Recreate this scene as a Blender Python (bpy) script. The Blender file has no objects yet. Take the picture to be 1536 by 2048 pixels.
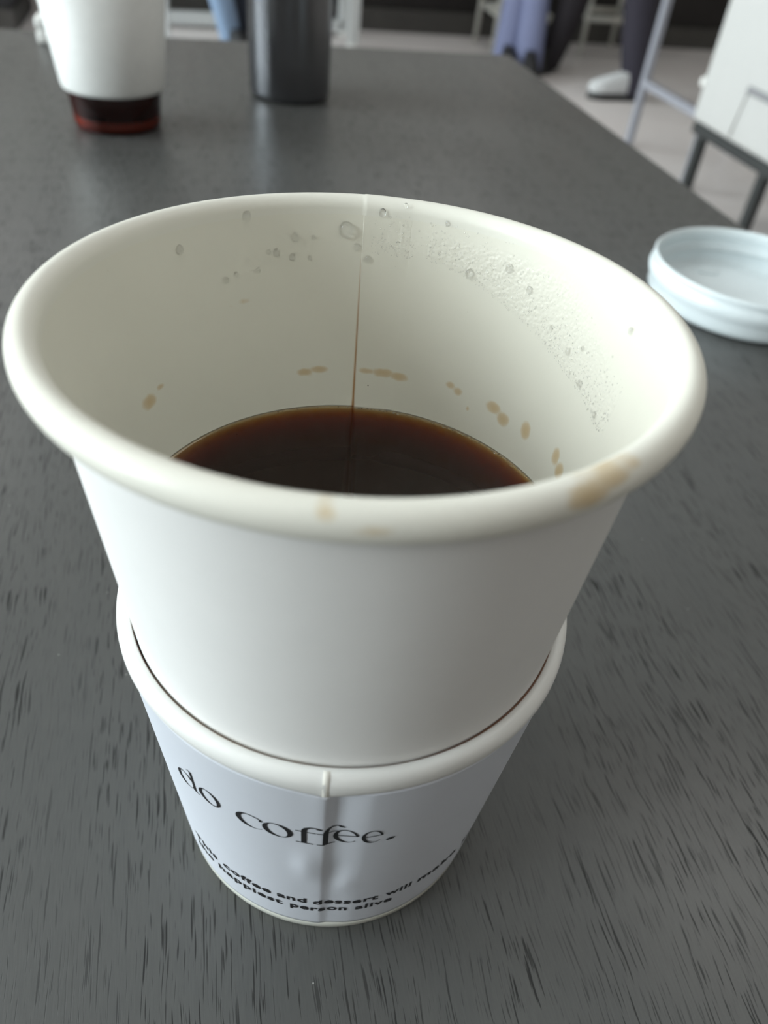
import bpy, bmesh, math, random
from mathutils import Vector, Matrix
random.seed(7)
C = bpy.context.scene.collection
SC = bpy.context.scene
PI = math.pi
R_ = math.radians

# ------------------------------------------------------------------ camera
FPX, PITCH, ROLL = 1533.4, 0.72373, 0.11151
CAM = Vector((0.00561, -0.10136, 0.18162))
fw = Vector((0, math.cos(PITCH), -math.sin(PITCH)))
rx = Vector((1, 0, 0)); uy = rx.cross(fw)
r2 = math.cos(ROLL) * rx + math.sin(ROLL) * uy
u2 = -math.sin(ROLL) * rx + math.cos(ROLL) * uy
cd = bpy.data.cameras.new('camera')
cam = bpy.data.objects.new('camera', cd); C.objects.link(cam)
m = Matrix((r2, u2, -fw)).transposed().to_4x4(); m.translation = CAM
cam.matrix_world = m
cd.sensor_fit = 'HORIZONTAL'; cd.sensor_width = 36.0
cd.lens = FPX / 1536 * 36.0
cd.clip_start = 0.01; cd.clip_end = 60
cd.dof.use_dof = True
cd.dof.focus_distance = 0.148
cd.dof.aperture_fstop = 20.0
SC.camera = cam

# ------------------------------------------------------------------ world, exposure
SC.view_settings.view_transform = 'Standard'
SC.view_settings.look = 'None'
SC.view_settings.gamma = 1.0
SC.view_settings.use_curve_mapping = False
SC.view_settings.exposure = -0.18
w = bpy.data.worlds.new('sky'); SC.world = w; w.use_nodes = True
bg = w.node_tree.nodes['Background']
bg.inputs[0].default_value = (0.80, 0.90, 1.0, 1); bg.inputs[1].default_value = 1.0

# the room is turned against the camera; u runs right, v runs away along the table
T = 0.27542
UV_, VV_ = Vector((math.cos(T), math.sin(T), 0)), Vector((-math.sin(T), math.cos(T), 0))
def RM(u, v, z=0.0): return UV_ * u + VV_ * v + Vector((0, 0, z))
def UVof(x, y): p = Vector((x, y, 0)); return p.dot(UV_), p.dot(VV_)
FLOOR = -0.75
U0, U1, V0, V1, ZC = -2.6, 4.2, -2.6, 6.1, 2.1
WINS = [(-0.95, 0.15), (0.45, 1.65), (2.9, 5.3)]
WZ0, WZ1 = -0.05, 1.85
def area_light(name, loc, direction, sx, sy, power, color):
    l = bpy.data.lights.new(name, 'AREA'); l.shape = 'RECTANGLE'; l.size = sx; l.size_y = sy
    l.energy = power; l.color = color
    o = bpy.data.objects.new(name, l); C.objects.link(o); o.location = loc
    o.rotation_euler = direction.to_track_quat('-Z', 'Y').to_euler()
    return o
for i, (a, b) in enumerate(WINS):       # daylight entering through each window
    area_light('window_daylight', RM(U0 - 0.25, (a + b) / 2, (WZ0 + WZ1) / 2), UV_ + Vector((0, 0, -0.12)), b - a, 1.9, 92 * (b - a), (0.90, 0.96, 1.0))
PANELS = [(u, v) for u in (-1.2, 1.4) for v in (-1.6, 0.6, 2.8, 4.6)]
for (u, v) in PANELS:                   # ceiling panels
    area_light('ceiling_panel_light', RM(u, v, ZC - 0.06), Vector((0, 0, -1)), 0.6, 0.6, 3.0, (1.0, 0.965, 0.92))

# ------------------------------------------------------------------ node helpers
def mat(name, base=(0.8, 0.8, 0.8), rough=0.5, metal=0.0, spec=0.5, **kw):
    mt = bpy.data.materials.new(name); mt.use_nodes = True
    b = mt.node_tree.nodes['Principled BSDF']
    b.inputs['Base Color'].default_value = (*base, 1); b.inputs['Roughness'].default_value = rough
    b.inputs['Metallic'].default_value = metal; b.inputs['Specular IOR Level'].default_value = spec
    for k, v in kw.items(): b.inputs[k].default_value = v
    return mt
class NT:
    def __init__(s, mt): s.t = mt.node_tree; s.b = s.t.nodes.get('Principled BSDF')
    def n(s, kind, **kw):
        nd = s.t.nodes.new(kind)
        for k, v in kw.items():
            if isinstance(k, str) and hasattr(nd, k) and k not in nd.inputs: setattr(nd, k, v)
            else: nd.inputs[k].default_value = v
        return nd
    def l(s, a, b): s.t.links.new(a, b)
    def math(s, op, a, b=None, c=None, clamp=False):
        nd = s.t.nodes.new('ShaderNodeMath'); nd.operation = op; nd.use_clamp = clamp
        for i, x in enumerate((a, b, c)):
            if x is None: continue
            if isinstance(x, (int, float)): nd.inputs[i].default_value = x
            else: s.l(x, nd.inputs[i])
        return nd.outputs[0]
    def ramp(s, f, stops):
        nd = s.t.nodes.new('ShaderNodeValToRGB'); e = nd.color_ramp.elements
        while len(e) < len(stops): e.new(0.5)
        for i, (p, c) in enumerate(stops):
            e[i].position = p; e[i].color = (c, c, c, 1) if isinstance(c, (int, float)) else (*c, 1)
        s.l(f, nd.inputs[0]); return nd.outputs[0]
    def mix(s, f, a, b):
        nd = s.t.nodes.new('ShaderNodeMix'); nd.data_type = 'RGBA'
        if isinstance(f, (int, float)): nd.inputs[0].default_value = f
        else: s.l(f, nd.inputs[0])
        for i, x in ((6, a), (7, b)):
            if isinstance(x, tuple): nd.inputs[i].default_value = (*x, 1)
            else: s.l(x, nd.inputs[i])
        return nd.outputs[2]
    def noise(s, vec, scale, detail=2, rough=0.5, dims='3D'):
        nd = s.t.nodes.new('ShaderNodeTexNoise'); nd.inputs['Scale'].default_value = scale
        nd.inputs['Detail'].default_value = detail; nd.inputs['Roughness'].default_value = rough
        if vec is not None: s.l(vec, nd.inputs['Vector'])
        return nd.outputs['Fac']
    def coord(s, scale=None, which='Object', loc=(0, 0, 0)):
        tc = s.t.nodes.new('ShaderNodeTexCoord')
        if scale is None: return tc.outputs[which]
        mp = s.t.nodes.new('ShaderNodeMapping'); mp.inputs['Scale'].default_value = scale; mp.inputs['Location'].default_value = loc
        s.l(tc.outputs[which], mp.inputs[0]); return mp.outputs[0]
    def bump(s, h, strength, dist, prev=None):
        nd = s.t.nodes.new('ShaderNodeBump'); nd.inputs['Strength'].default_value = strength; nd.inputs['Distance'].default_value = dist
        s.l(h, nd.inputs['Height'])
        if prev is not None: s.l(prev, nd.inputs['Normal'])
        return nd.outputs[0]
    def attr(s, name):
        nd = s.t.nodes.new('ShaderNodeAttribute'); nd.attribute_name = name; return nd.outputs['Fac']

M = {}
# table: black-stained open-pore oak
def table_material():
    mt = mat('black_stained_oak', (0.05, 0.05, 0.052), 0.4); k = NT(mt)
    warp = k.noise(k.coord((3, 3, 3)), 6, 2)
    co = k.coord()
    sep = k.n('ShaderNodeSeparateXYZ'); k.l(co, sep.inputs[0])
    xw = k.math('ADD', sep.outputs[0], k.math('MULTIPLY', warp, 0.005))
    cmb = k.n('ShaderNodeCombineXYZ'); k.l(xw, cmb.inputs[0]); k.l(sep.outputs[1], cmb.inputs[1])
    def lay(sx, sy, off, detail):
        mp = k.n('ShaderNodeMapping'); mp.inputs['Scale'].default_value = (sx, sy, 1); mp.inputs['Location'].default_value = (off, off * 1.7, 0)
        k.l(cmb.outputs[0], mp.inputs[0]); return k.noise(mp.outputs[0], 1.0, detail, 0.55)
    p1 = k.ramp(lay(1600, 58, 3.1, 1.2), [(0.612, 0.0), (0.66, 0.72)])
    p2 = k.ramp(lay(2200, 100, 9.7, 1.2), [(0.62, 0.0), (0.69, 0.7)])
    dens = k.ramp(lay(60, 4, 1.3, 2), [(0.34, 0.25), (0.56, 1.0)])
    pore = k.math('MULTIPLY', k.math('MAXIMUM', p1, p2), dens, clamp=True)
    fine = lay(2600, 160, 5.5, 3)
    tone = lay(90, 5, 2.2, 3)
    base = k.mix(tone, (0.070, 0.073, 0.073), (0.092, 0.092, 0.088))
    base = k.mix(k.ramp(fine, [(0.35, 0.0), (0.7, 0.35)]), base, (0.122, 0.122, 0.116))
    base = k.mix(pore, base, (0.006, 0.006, 0.006))
    # dust specks
    vo = k.n('ShaderNodeTexVoronoi'); vo.inputs['Scale'].default_value = 170; k.l(co, vo.inputs['Vector'])
    rnd = k.n('ShaderNodeSeparateColor'); k.l(vo.outputs['Color'], rnd.inputs[0])
    sp = k.math('MULTIPLY', k.math('LESS_THAN', vo.outputs['Distance'], 0.028), k.math('GREATER_THAN', rnd.outputs[0], 0.80))
    base = k.mix(sp, base, (0.5, 0.5, 0.48))
    k.l(base, k.b.inputs['Base Color'])
    h = k.math('SUBTRACT', k.math('MULTIPLY', fine, 0.18), pore)
    k.l(k.bump(h, 0.28, 0.00020), k.b.inputs['Normal'])
    k.l(k.math('ADD', k.math('MULTIPLY', pore, 0.3), k.math('ADD', 0.26, k.math('MULTIPLY', fine, 0.10))), k.b.inputs['Roughness'])
    k.l(k.math('MULTIPLY', k.math('SUBTRACT', 1.0, pore), 0.5), k.b.inputs['Specular IOR Level'])
    return mt
M['table'] = table_material()

def paper(name, base, rough, stain=False, wet=False, sss=0.0):
    mt = mat(name, base, rough); k = NT(mt)
    co = k.coord()
    fib = k.noise(co, 900, 3); cloud = k.noise(co, 120, 2)
    col = k.mix(k.ramp(cloud, [(0.3, 0.0), (0.7, 1.0)]), tuple(c * 0.985 for c in base), base)
    if stain:
        st = k.attr('stain')
        e = k.math('ADD', st, k.math('MULTIPLY', k.math('SUBTRACT', k.noise(co, 420, 3), 0.5), 0.5))
        fac = k.math('MULTIPLY', k.ramp(e, [(0.32, 0.0), (0.62, 0.75), (1.0, 1.0)]), k.math('MINIMUM', k.math('MULTIPLY', st, 3.0), 1.0))
        col = k.mix(k.math('MULTIPLY', fac, 0.72), col, (0.62, 0.43, 0.17))
        dk = k.attr('drip')
        col = k.mix(dk, col, (0.50, 0.23, 0.045))
        vo = k.n('ShaderNodeTexVoronoi'); vo.inputs['Scale'].default_value = 330; k.l(co, vo.inputs['Vector'])
        rnd = k.n('ShaderNodeSeparateColor'); k.l(vo.outputs['Color'], rnd.inputs[0])
        sp = k.math('MULTIPLY', k.math('LESS_THAN', vo.outputs['Distance'], 0.045), k.math('GREATER_THAN', rnd.outputs[0], 0.72))
        col = k.mix(k.math('MULTIPLY', sp, k.attr('specks')), col, (0.16, 0.12, 0.07))
    k.l(col, k.b.inputs['Base Color'])
    nb = k.bump(fib, 0.12, 0.00006)
    if wet:
        v2 = k.n('ShaderNodeTexVoronoi'); v2.inputs['Scale'].default_value = 1500; v2.feature = 'SMOOTH_F1'; k.l(co, v2.inputs['Vector'])
        v3 = k.noise(co, 1100, 2)
        hh = k.math('MULTIPLY', k.math('ADD', k.math('SUBTRACT', 0.6, v2.outputs['Distance']), v3), k.attr('wet'))
        nb = k.bump(hh, 0.6, 0.00016, nb)
    k.l(nb, k.b.inputs['Normal'])
    if sss: 
        k.b.inputs['Subsurface Weight'].default_value = sss
        k.b.inputs['Subsurface Radius'].default_value = (0.002, 0.0016, 0.0012); k.b.inputs['Subsurface Scale'].default_value = 0.6
    return mt
M['cup_in'] = paper('coated_cup_interior', (0.862, 0.842, 0.742), 0.34, stain=True, wet=True)
M['cup_rim'] = paper('cup_rim_paper', (0.865, 0.85, 0.765), 0.38, stain=True)
M['cup_out'] = paper('cup_outer_paper', (0.87, 0.865, 0.85), 0.55)
M['cup_base'] = paper('cup_base_paper', (0.86, 0.87, 0.79), 0.5)
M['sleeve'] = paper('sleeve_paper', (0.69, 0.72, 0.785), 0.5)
M['rim_low'] = paper('lower_rim_paper', (0.87, 0.87, 0.845), 0.42, stain=True)
M['ink'] = mat('black_ink', (0.008, 0.008, 0.010), 0.45)
M['residue'] = mat('dried_coffee', (0.13, 0.045, 0.012), 0.4)
M['seam'] = paper('seam_paper_edge', (0.86, 0.84, 0.77), 0.6)

def clear_mix(name, ior, rough=0.02, tint=(1, 1, 1), absorb=None):
    """clear thing: fresnel gloss over straight-through transparency, coloured by what it holds"""
    mt = bpy.data.materials.new(name); mt.use_nodes = True; t = mt.node_tree; t.nodes.clear()
    k = NT(mt); out = k.n('ShaderNodeOutputMaterial')
    fr = k.n('ShaderNodeFresnel'); fr.inputs['IOR'].default_value = ior
    tr = k.n('ShaderNodeBsdfTransparent'); tr.inputs[0].default_value = (*tint, 1)
    gl = k.n('ShaderNodeBsdfGlossy'); gl.inputs['Roughness'].default_value = rough
    mx = k.n('ShaderNodeMixShader')
    fac = fr.outputs[0]
    if absorb:      # only the free top surface of a liquid is glossy, the rest touches its cup
        ge = k.n('ShaderNodeNewGeometry'); sp = k.n('ShaderNodeSeparateXYZ'); k.l(ge.outputs['True Normal'], sp.inputs[0])
        fac = k.math('MULTIPLY', fac, k.math('GREATER_THAN', k.math('ABSOLUTE', sp.outputs[2]), 0.6))
        nn = k.noise(k.coord(), 300, 2)
        k.l(k.bump(nn, 0.05, 0.0002), gl.inputs['Normal'])
        va = k.n('ShaderNodeVolumeAbsorption'); va.inputs['Color'].default_value = (*absorb[0], 1); va.inputs['Density'].default_value = absorb[1]
        k.l(va.outputs[0], out.inputs['Volume'])
    thru = tr.outputs[0]
    if absorb:      # fine suspended solids
        df = k.n('ShaderNodeBsdfDiffuse'); df.inputs[0].default_value = (0.30, 0.17, 0.14, 1)
        m2 = k.n('ShaderNodeMixShader'); m2.inputs[0].default_value = 0.05
        k.l(tr.outputs[0], m2.inputs[1]); k.l(df.outputs[0], m2.inputs[2]); thru = m2.outputs[0]
    k.l(fac, mx.inputs[0]); k.l(thru, mx.inputs[1]); k.l(gl.outputs[0], mx.inputs[2])
    k.l(mx.outputs[0], out.inputs['Surface'])
    return mt
M['coffee'] = clear_mix('black_coffee', 1.34, 0.03, absorb=((0.90, 0.66, 0.10), 1350))
M['droplet'] = mat('water', (1, 1, 1), 0.02, **{'Transmission Weight': 1.0, 'IOR': 1.33})
def _drop():
    k = NT(M['droplet']); out = k.t.nodes['Material Output']; tr = k.n('ShaderNodeBsdfTransparent'); mx = k.n('ShaderNodeMixShader'); mx.inputs[0].default_value = 0.22
    k.l(k.b.outputs[0], mx.inputs[1]); k.l(tr.outputs[0], mx.inputs[2]); k.l(mx.outputs[0], out.inputs['Surface'])
_drop()
M['clear'] = clear_mix('clear_plastic', 1.5, 0.05, (0.97, 0.97, 0.97))
M['window_glass'] = clear_mix('window_glass', 1.45, 0.0, (0.97, 0.99, 0.98))

def speckled(name, a, b, scale, rough, bump=0.0, dist=0.001, metal=0.0):
    mt = mat(name, a, rough, metal); k = NT(mt); n = k.noise(k.coord(), scale, 4, 0.6)
    k.l(k.mix(k.ramp(n, [(0.3, 0.0), (0.7, 1.0)]), a, b), k.b.inputs['Base Color'])
    if bump: k.l(k.bump(n, bump, dist), k.b.inputs['Normal'])
    return mt
def woven(name, a, b, scale, rough=0.9):
    mt = mat(name, a, rough); k = NT(mt)
    w1 = k.n('ShaderNodeTexWave'); w1.inputs['Scale'].default_value = scale; w1.inputs['Distortion'].default_value = 1.5; w1.bands_direction = 'Z'
    w2 = k.n('ShaderNodeTexWave'); w2.inputs['Scale'].default_value = scale; w2.inputs['Distortion'].default_value = 1.5; w2.bands_direction = 'X'
    co = k.coord(); k.l(co, w1.inputs[0]); k.l(co, w2.inputs[0])
    f = k.math('MULTIPLY', w1.outputs['Fac'], w2.outputs['Fac'])
    f = k.math('ADD', k.math('MULTIPLY', f, 0.6), k.math('MULTIPLY', k.noise(co, 14, 3), 0.4))
    k.l(k.mix(f, a, b), k.b.inputs['Base Color']); k.l(k.bump(f, 0.4, 0.001), k.b.inputs['Normal'])
    return mt
M['sleeve2'] = speckled('white_card_sleeve', (0.84, 0.85, 0.83), (0.80, 0.81, 0.79), 150, 0.5, 0.1, 0.0002)
M['iced'] = speckled('iced_coffee', (0.05, 0.008, 0.006), (0.08, 0.012, 0.008), 60, 0.22)
M['iced_glow'] = mat('thin_coffee_painted_glow', (0.42, 0.045, 0.018), 0.15, **{'Subsurface Weight': 0.3})  # thin coffee, with the light shining through it painted into the red
M['tumbler'] = speckled('graphite_metal', (0.19, 0.195, 0.21), (0.17, 0.175, 0.188), 400, 0.25, 0.05, 0.0001, metal=0.9)
M['tumbler_lid'] = speckled('black_plastic', (0.02, 0.02, 0.021), (0.03, 0.03, 0.03), 200, 0.45)
M['lid'] = speckled('white_plastic', (0.74, 0.81, 0.83), (0.77, 0.84, 0.86), 90, 0.33, 0.08, 0.0006)
M['box'] = speckled('white_gloss_plastic', (0.85, 0.85, 0.82), (0.82, 0.82, 0.80), 60, 0.35)
M['floor'] = speckled('vinyl_floor', (0.72, 0.67, 0.655), (0.78, 0.735, 0.72), 3.5, 0.42, 0.03, 0.001)
M['wall'] = speckled('painted_wall', (0.40, 0.36, 0.32), (0.44, 0.40, 0.36), 8, 0.8, 0.05, 0.001)
M['ceil'] = speckled('ceiling_paint', (0.78, 0.78, 0.77), (0.82, 0.82, 0.81), 8, 0.85)
M['frame'] = speckled('window_frame_metal', (0.10, 0.10, 0.105), (0.12, 0.12, 0.125), 50, 0.45)
M['diffuser'] = mat('panel_diffuser', (0.9, 0.9, 0.9), 0.5, **{'Emission Color': (1, 0.97, 0.93, 1), 'Emission Strength': 1.5})
M['counter'] = speckled('black_laminate', (0.010, 0.008, 0.008), (0.016, 0.013, 0.012), 9, 0.5)
M['plinth'] = speckled('dark_grey_plinth', (0.055, 0.052, 0.048), (0.07, 0.066, 0.06), 9, 0.55)
M['white_metal'] = speckled('white_powder_coat', (0.62, 0.65, 0.65), (0.66, 0.68, 0.68), 80, 0.4)
M['pale_metal'] = speckled('pale_painted_metal', (0.52, 0.51, 0.46), (0.56, 0.55, 0.50), 80, 0.35)
M['steel'] = speckled('grey_lilac_steel', (0.34, 0.35, 0.40), (0.38, 0.39, 0.44), 80, 0.38, metal=0.3)
M['dark_wood'] = speckled('dark_brown_wood', (0.02, 0.016, 0.014), (0.035, 0.028, 0.024), 12, 0.5)
M['black_metal'] = speckled('black_powder_coat', (0.022, 0.026, 0.026), (0.03, 0.034, 0.034), 80, 0.45)
M['chair_fabric'] = woven('pale_grey_weave', (0.52, 0.52, 0.505), (0.59, 0.59, 0.575), 160)
M['slot_shade'] = mat('painted_slot_shade', (0.25, 0.25, 0.26), 0.9)  # dark grey painted in for the shade inside the armchair's side slot
M['bench_fabric'] = woven('charcoal_weave', (0.028, 0.028, 0.031), (0.042, 0.042, 0.046), 120)
M['denim'] = woven('light_denim', (0.20, 0.29, 0.43), (0.27, 0.37, 0.52), 220)
M['denim_shaded'] = woven('shaded_light_denim', (0.022, 0.027, 0.04), (0.032, 0.038, 0.055), 220)  # the light denim again, darkened to paint in shade on one leg
M['blue_cloth'] = woven('dusty_blue_cloth', (0.19, 0.215, 0.36), (0.25, 0.275, 0.43), 200)
M['black_cloth'] = woven('black_cloth', (0.013, 0.010, 0.013), (0.022, 0.018, 0.022), 200)
M['navy_cloth'] = woven('dark_navy_cloth', (0.025, 0.022, 0.033), (0.038, 0.034, 0.05), 200)
M['grey_cloth'] = woven('grey_knit', (0.30, 0.30, 0.31), (0.36, 0.36, 0.37), 120)
M['skin'] = mat('skin', (0.62, 0.43, 0.34), 0.5, **{'Subsurface Weight': 0.15})
M['lips'] = mat('lips', (0.45, 0.20, 0.18), 0.5)
M['hair'] = mat('hair', (0.012, 0.010, 0.009), 0.45)
M['shoe_white'] = mat('shoe_canvas', (0.62, 0.63, 0.64), 0.7)
M['shoe_black'] = mat('shoe_rubber', (0.015, 0.015, 0.016), 0.6)
M['oak_top'] = speckled('pale_oak', (0.50, 0.41, 0.31), (0.56, 0.47, 0.36), 6, 0.5)

# ------------------------------------------------------------------ mesh helpers
def obj(name, verts, faces, material=None, parent=None, smooth=True):
    me = bpy.data.meshes.new(name); me.from_pydata([tuple(v) for v in verts], [], faces); me.update()
    if material: me.materials.append(material)
    if smooth: me.polygons.foreach_set('use_smooth', [True] * len(me.polygons))
    o = bpy.data.objects.new(name, me); C.objects.link(o)
    if parent: o.parent = parent
    return o
def empty(name, loc=(0, 0, 0), rotz=0.0):
    o = bpy.data.objects.new(name, None); C.objects.link(o); o.location = loc; o.rotation_euler = (0, 0, rotz)
    o.empty_display_size = 0.02
    return o
def tag(o, label, cat, group=None, kind=None):
    if label: o['label'] = label
    if cat: o['category'] = cat
    if group: o['group'] = group
    if kind: o['kind'] = kind
    return o
def struct(o): o['kind'] = 'structure'; return o
def lathe(profile, n=128, closed=False, cap0=False, cap1=False, rf=None):
    """revolve (r, z) points; rf(angle, i, r, z) may bend them"""
    V, Fc = [], []
    for i, (r, z) in enumerate(profile):
        for j in range(n):
            a = 2 * PI * j / n; rr, zz = (r, z) if rf is None else rf(a, i, r, z)
            V.append((rr * math.cos(a), rr * math.sin(a), zz))
    k = len(profile)
    for i in range(k if closed else k - 1):
        i2 = (i + 1) % k
        for j in range(n):
            j2 = (j + 1) % n
            Fc.append((i * n + j, i * n + j2, i2 * n + j2, i2 * n + j))
    if cap0: V.append((0, 0, profile[0][1])); c = len(V) - 1; Fc += [(c, (j + 1) % n, j) for j in range(n)]
    if cap1: V.append((0, 0, profile[-1][1])); c = len(V) - 1; b = (k - 1) * n; Fc += [(c, b + j, b + (j + 1) % n) for j in range(n)]
    return V, Fc
def box(sx, sy, sz, c=(0, 0, 0), bev=0.0, seg=2):
    bm = bmesh.new(); bmesh.ops.create_cube(bm, size=1.0)
    for v in bm.verts: v.co = Vector((v.co.x * sx + c[0], v.co.y * sy + c[1], v.co.z * sz + c[2]))
    if bev: bmesh.ops.bevel(bm, geom=bm.edges[:], offset=bev, segments=seg, profile=0.5, affect='EDGES')
    return bm
def bobj(name, bm, material, parent=None, smooth=False):
    me = bpy.data.meshes.new(name); bmesh.ops.recalc_face_normals(bm, faces=bm.faces[:]); bm.to_mesh(me); bm.free(); me.materials.append(material)
    if smooth: me.polygons.foreach_set('use_smooth', [True] * len(me.polygons))
    o = bpy.data.objects.new(name, me); C.objects.link(o)
    if parent: o.parent = parent
    return o
def tube(bm, pts, r, n=14, square=False):
    pts = [Vector(p) for p in pts]; rings = []
    up0 = None
    for i, p in enumerate(pts):
        d = (pts[min(i + 1, len(pts) - 1)] - pts[max(i - 1, 0)]).normalized()
        a = Vector((0, 0, 1)) if abs(d.z) < 0.9 else Vector((1, 0, 0))
        if up0 is not None: a = up0
        s = d.cross(a).normalized(); t = s.cross(d).normalized(); up0 = t
        rr = r[i] if isinstance(r, (list, tuple)) else r
        ring = []
        for j in range(n):
            an = 2 * PI * (j + 0.5) / n
            ca, sa = math.cos(an), math.sin(an)
            if square: q = max(abs(ca), abs(sa)); ca /= q; sa /= q
            ring.append(bm.verts.new(p + s * rr * ca + t * rr * sa))
        rings.append(ring)
    for a, b in zip(rings, rings[1:]):
        for j in range(n): bm.faces.new((a[j], a[(j + 1) % n], b[(j + 1) % n], b[j]))
    bm.faces.new(rings[0][::-1]); bm.faces.new(rings[-1])
    return bm
def tobj(name, pts, r, material, parent=None, n=14, square=False):
    return bobj(name, tube(bmesh.new(), pts, r, n, square), material, parent, smooth=not square)

# ------------------------------------------------------------------ the room
def quadbox(name, u0, u1, v0, v1, z0, z1, material, parent=None, bev=0.0):
    bm = box(u1 - u0, v1 - v0, z1 - z0, ((u0 + u1) / 2, (v0 + v1) / 2, (z0 + z1) / 2), bev)
    o = bobj(name, bm, material, parent); 
    if parent is None: o.rotation_euler = (0, 0, T)
    return o
struct(quadbox('floor', U0, U1, V0, V1, FLOOR - 0.1, FLOOR, M['floor']))
struct(quadbox('ceiling', U0, U1, V0, V1, ZC, ZC + 0.1, M['ceil']))
struct(quadbox('wall_right', U1, U1 + 0.15, V0, V1, FLOOR, ZC, M['wall']))
struct(quadbox('wall_back', U0, U1, V1, V1 + 0.15, FLOOR, ZC, M['wall']))
struct(quadbox('wall_front', U0, U1, V0 - 0.15, V0, FLOOR, ZC, M['wall']))
def wall_with_windows():
    bm = bmesh.new()
    def add(v0, v1, z0, z1):
        b = box(0.15, v1 - v0, z1 - z0, (U0 - 0.075, (v0 + v1) / 2, (z0 + z1) / 2))
        me = bpy.data.meshes.new('t'); b.to_mesh(me); b.free(); bm.from_mesh(me); bpy.data.meshes.remove(me)
    add(V0, V1, FLOOR, WZ0); add(V0, V1, WZ1, ZC)
    prev = V0
    for a, b in WINS: add(prev, a, WZ0, WZ1); prev = b
    add(prev, V1, WZ0, WZ1)
    o = bobj('wall_left', bm, M['wall']); o.rotation_euler = (0, 0, T); return o
struct(wall_with_windows())
for i, (a, b) in enumerate(WINS):
    e = empty('window_%d' % (i + 1), RM(U0, (a + b) / 2, WZ0), T); struct(e)
    hw, hh = (b - a) / 2, WZ1 - WZ0
    bm = bmesh.new()
    def add(cx, cz, sx, sz):
        bb = box(0.05, sx, sz, (-0.06, cx, cz)); me = bpy.data.meshes.new('t'); bb.to_mesh(me); bb.free(); bm.from_mesh(me); bpy.data.meshes.remove(me)
    add(-hw + 0.02, hh / 2, 0.04, hh); add(hw - 0.02, hh / 2, 0.04, hh); add(0, 0.02, 2 * hw, 0.04); add(0, hh - 0.02, 2 * hw, 0.04); add(0, hh / 2, 0.04, hh)
    bobj('window_frame', bm, M['frame'], e)
    for s in (-1, 1):
        bobj('pane', box(0.006, hw - 0.06, hh - 0.08, (-0.06, s * hw / 2, hh / 2)), M['window_glass'], e)
for (u, v) in PANELS:
    e = empty('ceiling_light', RM(u, v, ZC), T)
    tag(e, 'square white ceiling panel light', 'ceiling light', 'ceiling panel lights')
    bobj('frame', box(0.66, 0.66, 0.03, (0, 0, -0.017)), M['white_metal'], e)
    bobj('diffuser', box(0.6, 0.6, 0.012, (0, 0, -0.038)), M['diffuser'], e)

# ------------------------------------------------------------------ table
cu_, cv_ = UVof(0.0917, 0.9227)         # far right corner of the top
TW, TL, TT = 0.90, 1.80, 0.03
e = empty('dining_table', RM(cu_ - TW / 2, cv_ - TL / 2, FLOOR), T)
tag(e, 'long black-stained wooden table with open grain under the coffee cups', 'table')
bobj('tabletop', box(TW, TL, TT, (0, 0, -FLOOR - TT / 2), 0.002, 2), M['table'], e)
for sx in (-1, 1):
    for sy in (-1, 1):
        bobj('leg', box(0.05, 0.05, -FLOOR - TT, (sx * (TW / 2 - 0.10), sy * (TL / 2 - 0.10), (-FLOOR - TT) / 2), 0.003), M['black_metal'], e)
    bobj('apron', box(0.02, TL - 0.25, 0.06, (sx * (TW / 2 - 0.10), 0, -FLOOR - TT - 0.03)), M['black_metal'], e)

# ------------------------------------------------------------------ lower cup (printed double wall cup)
def angdiff(a, b): return (a - b + 180) % 360 - 180
def sleeve_r(deg, z):
    """outside radius of the printed sleeve, with its glued seam, fold and dents"""
    r = 0.0362 + (z - 0.003) * (0.0419 - 0.0362) / 0.067
    d = angdiff(deg, -88.0); t = min(max((z - 0.004) / 0.066, 0), 1)
    sm = lambda x: (lambda y: y * y * (3 - 2 * y))(min(max(x, 0), 1))
    r += 0.00020 * math.exp(-(d / (3.5 if d < 0 else 0.9)) ** 2) * (0.3 + 0.7 * t)
    if 0 < d < 12: r -= (0.00022 + 0.00048 * t) * sm(d / 3.2) * (1 - sm((d - 3.2) / 8.3))
    # dents left by fingers below the lettering
    def g(d0, z0, sd, sz, a): return a * math.exp(-((d - d0) / sd) ** 2 - ((z - z0) / sz) ** 2)
    r += g(-4, 0.038, 3.5, 0.007, 0.00050) + g(4, 0.034, 3, 0.006, -0.00035) + g(7, 0.028, 3, 0.004, 0.00022) + g(3, 0.062, 2.5, 0.007, -0.00025)
    return r
def sleeve_top(deg):
    d = angdiff(deg, -88.0); return 0.0699 - 0.0013 * math.exp(-abs(d) / 6.0)
lower = empty('printed_paper_cup', (0, 0, 0))
tag(lower, 'white printed paper cup lettered in black, standing on the black table under a second cup', 'paper cup')
NS, NZ = 720, 70
V, Fc = [], []
for i in range(NZ + 1):
    for j in range(NS):
        deg = 360.0 * j / NS; zt = sleeve_top(deg); z = 0.0035 + (zt - 0.0035) * i / NZ
        r = sleeve_r(deg, z); V.append((r * math.cos(R_(deg)), r * math.sin(R_(deg)), z))
for ring in (NZ, 0):        # paper edge turned in at top and bottom
    for j in range(NS):
        x, y, z = V[ring * NS + j]; k = 1 - 0.0007 / 0.04; V.append((x * k, y * k, z + (-0.0001 if ring else 0.0001)))
def ringq(a, b): return [(a + j, a + (j + 1) % NS, b + (j + 1) % NS, b + j) for j in range(NS)]
for i in range(NZ): Fc += ringq(i * NS, (i + 1) * NS)
Fc += ringq(NZ * NS, (NZ + 1) * NS) + ringq((NZ + 2) * NS, 0)
sleeve = obj('sleeve', V, Fc, M['sleeve'], lower)
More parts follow.
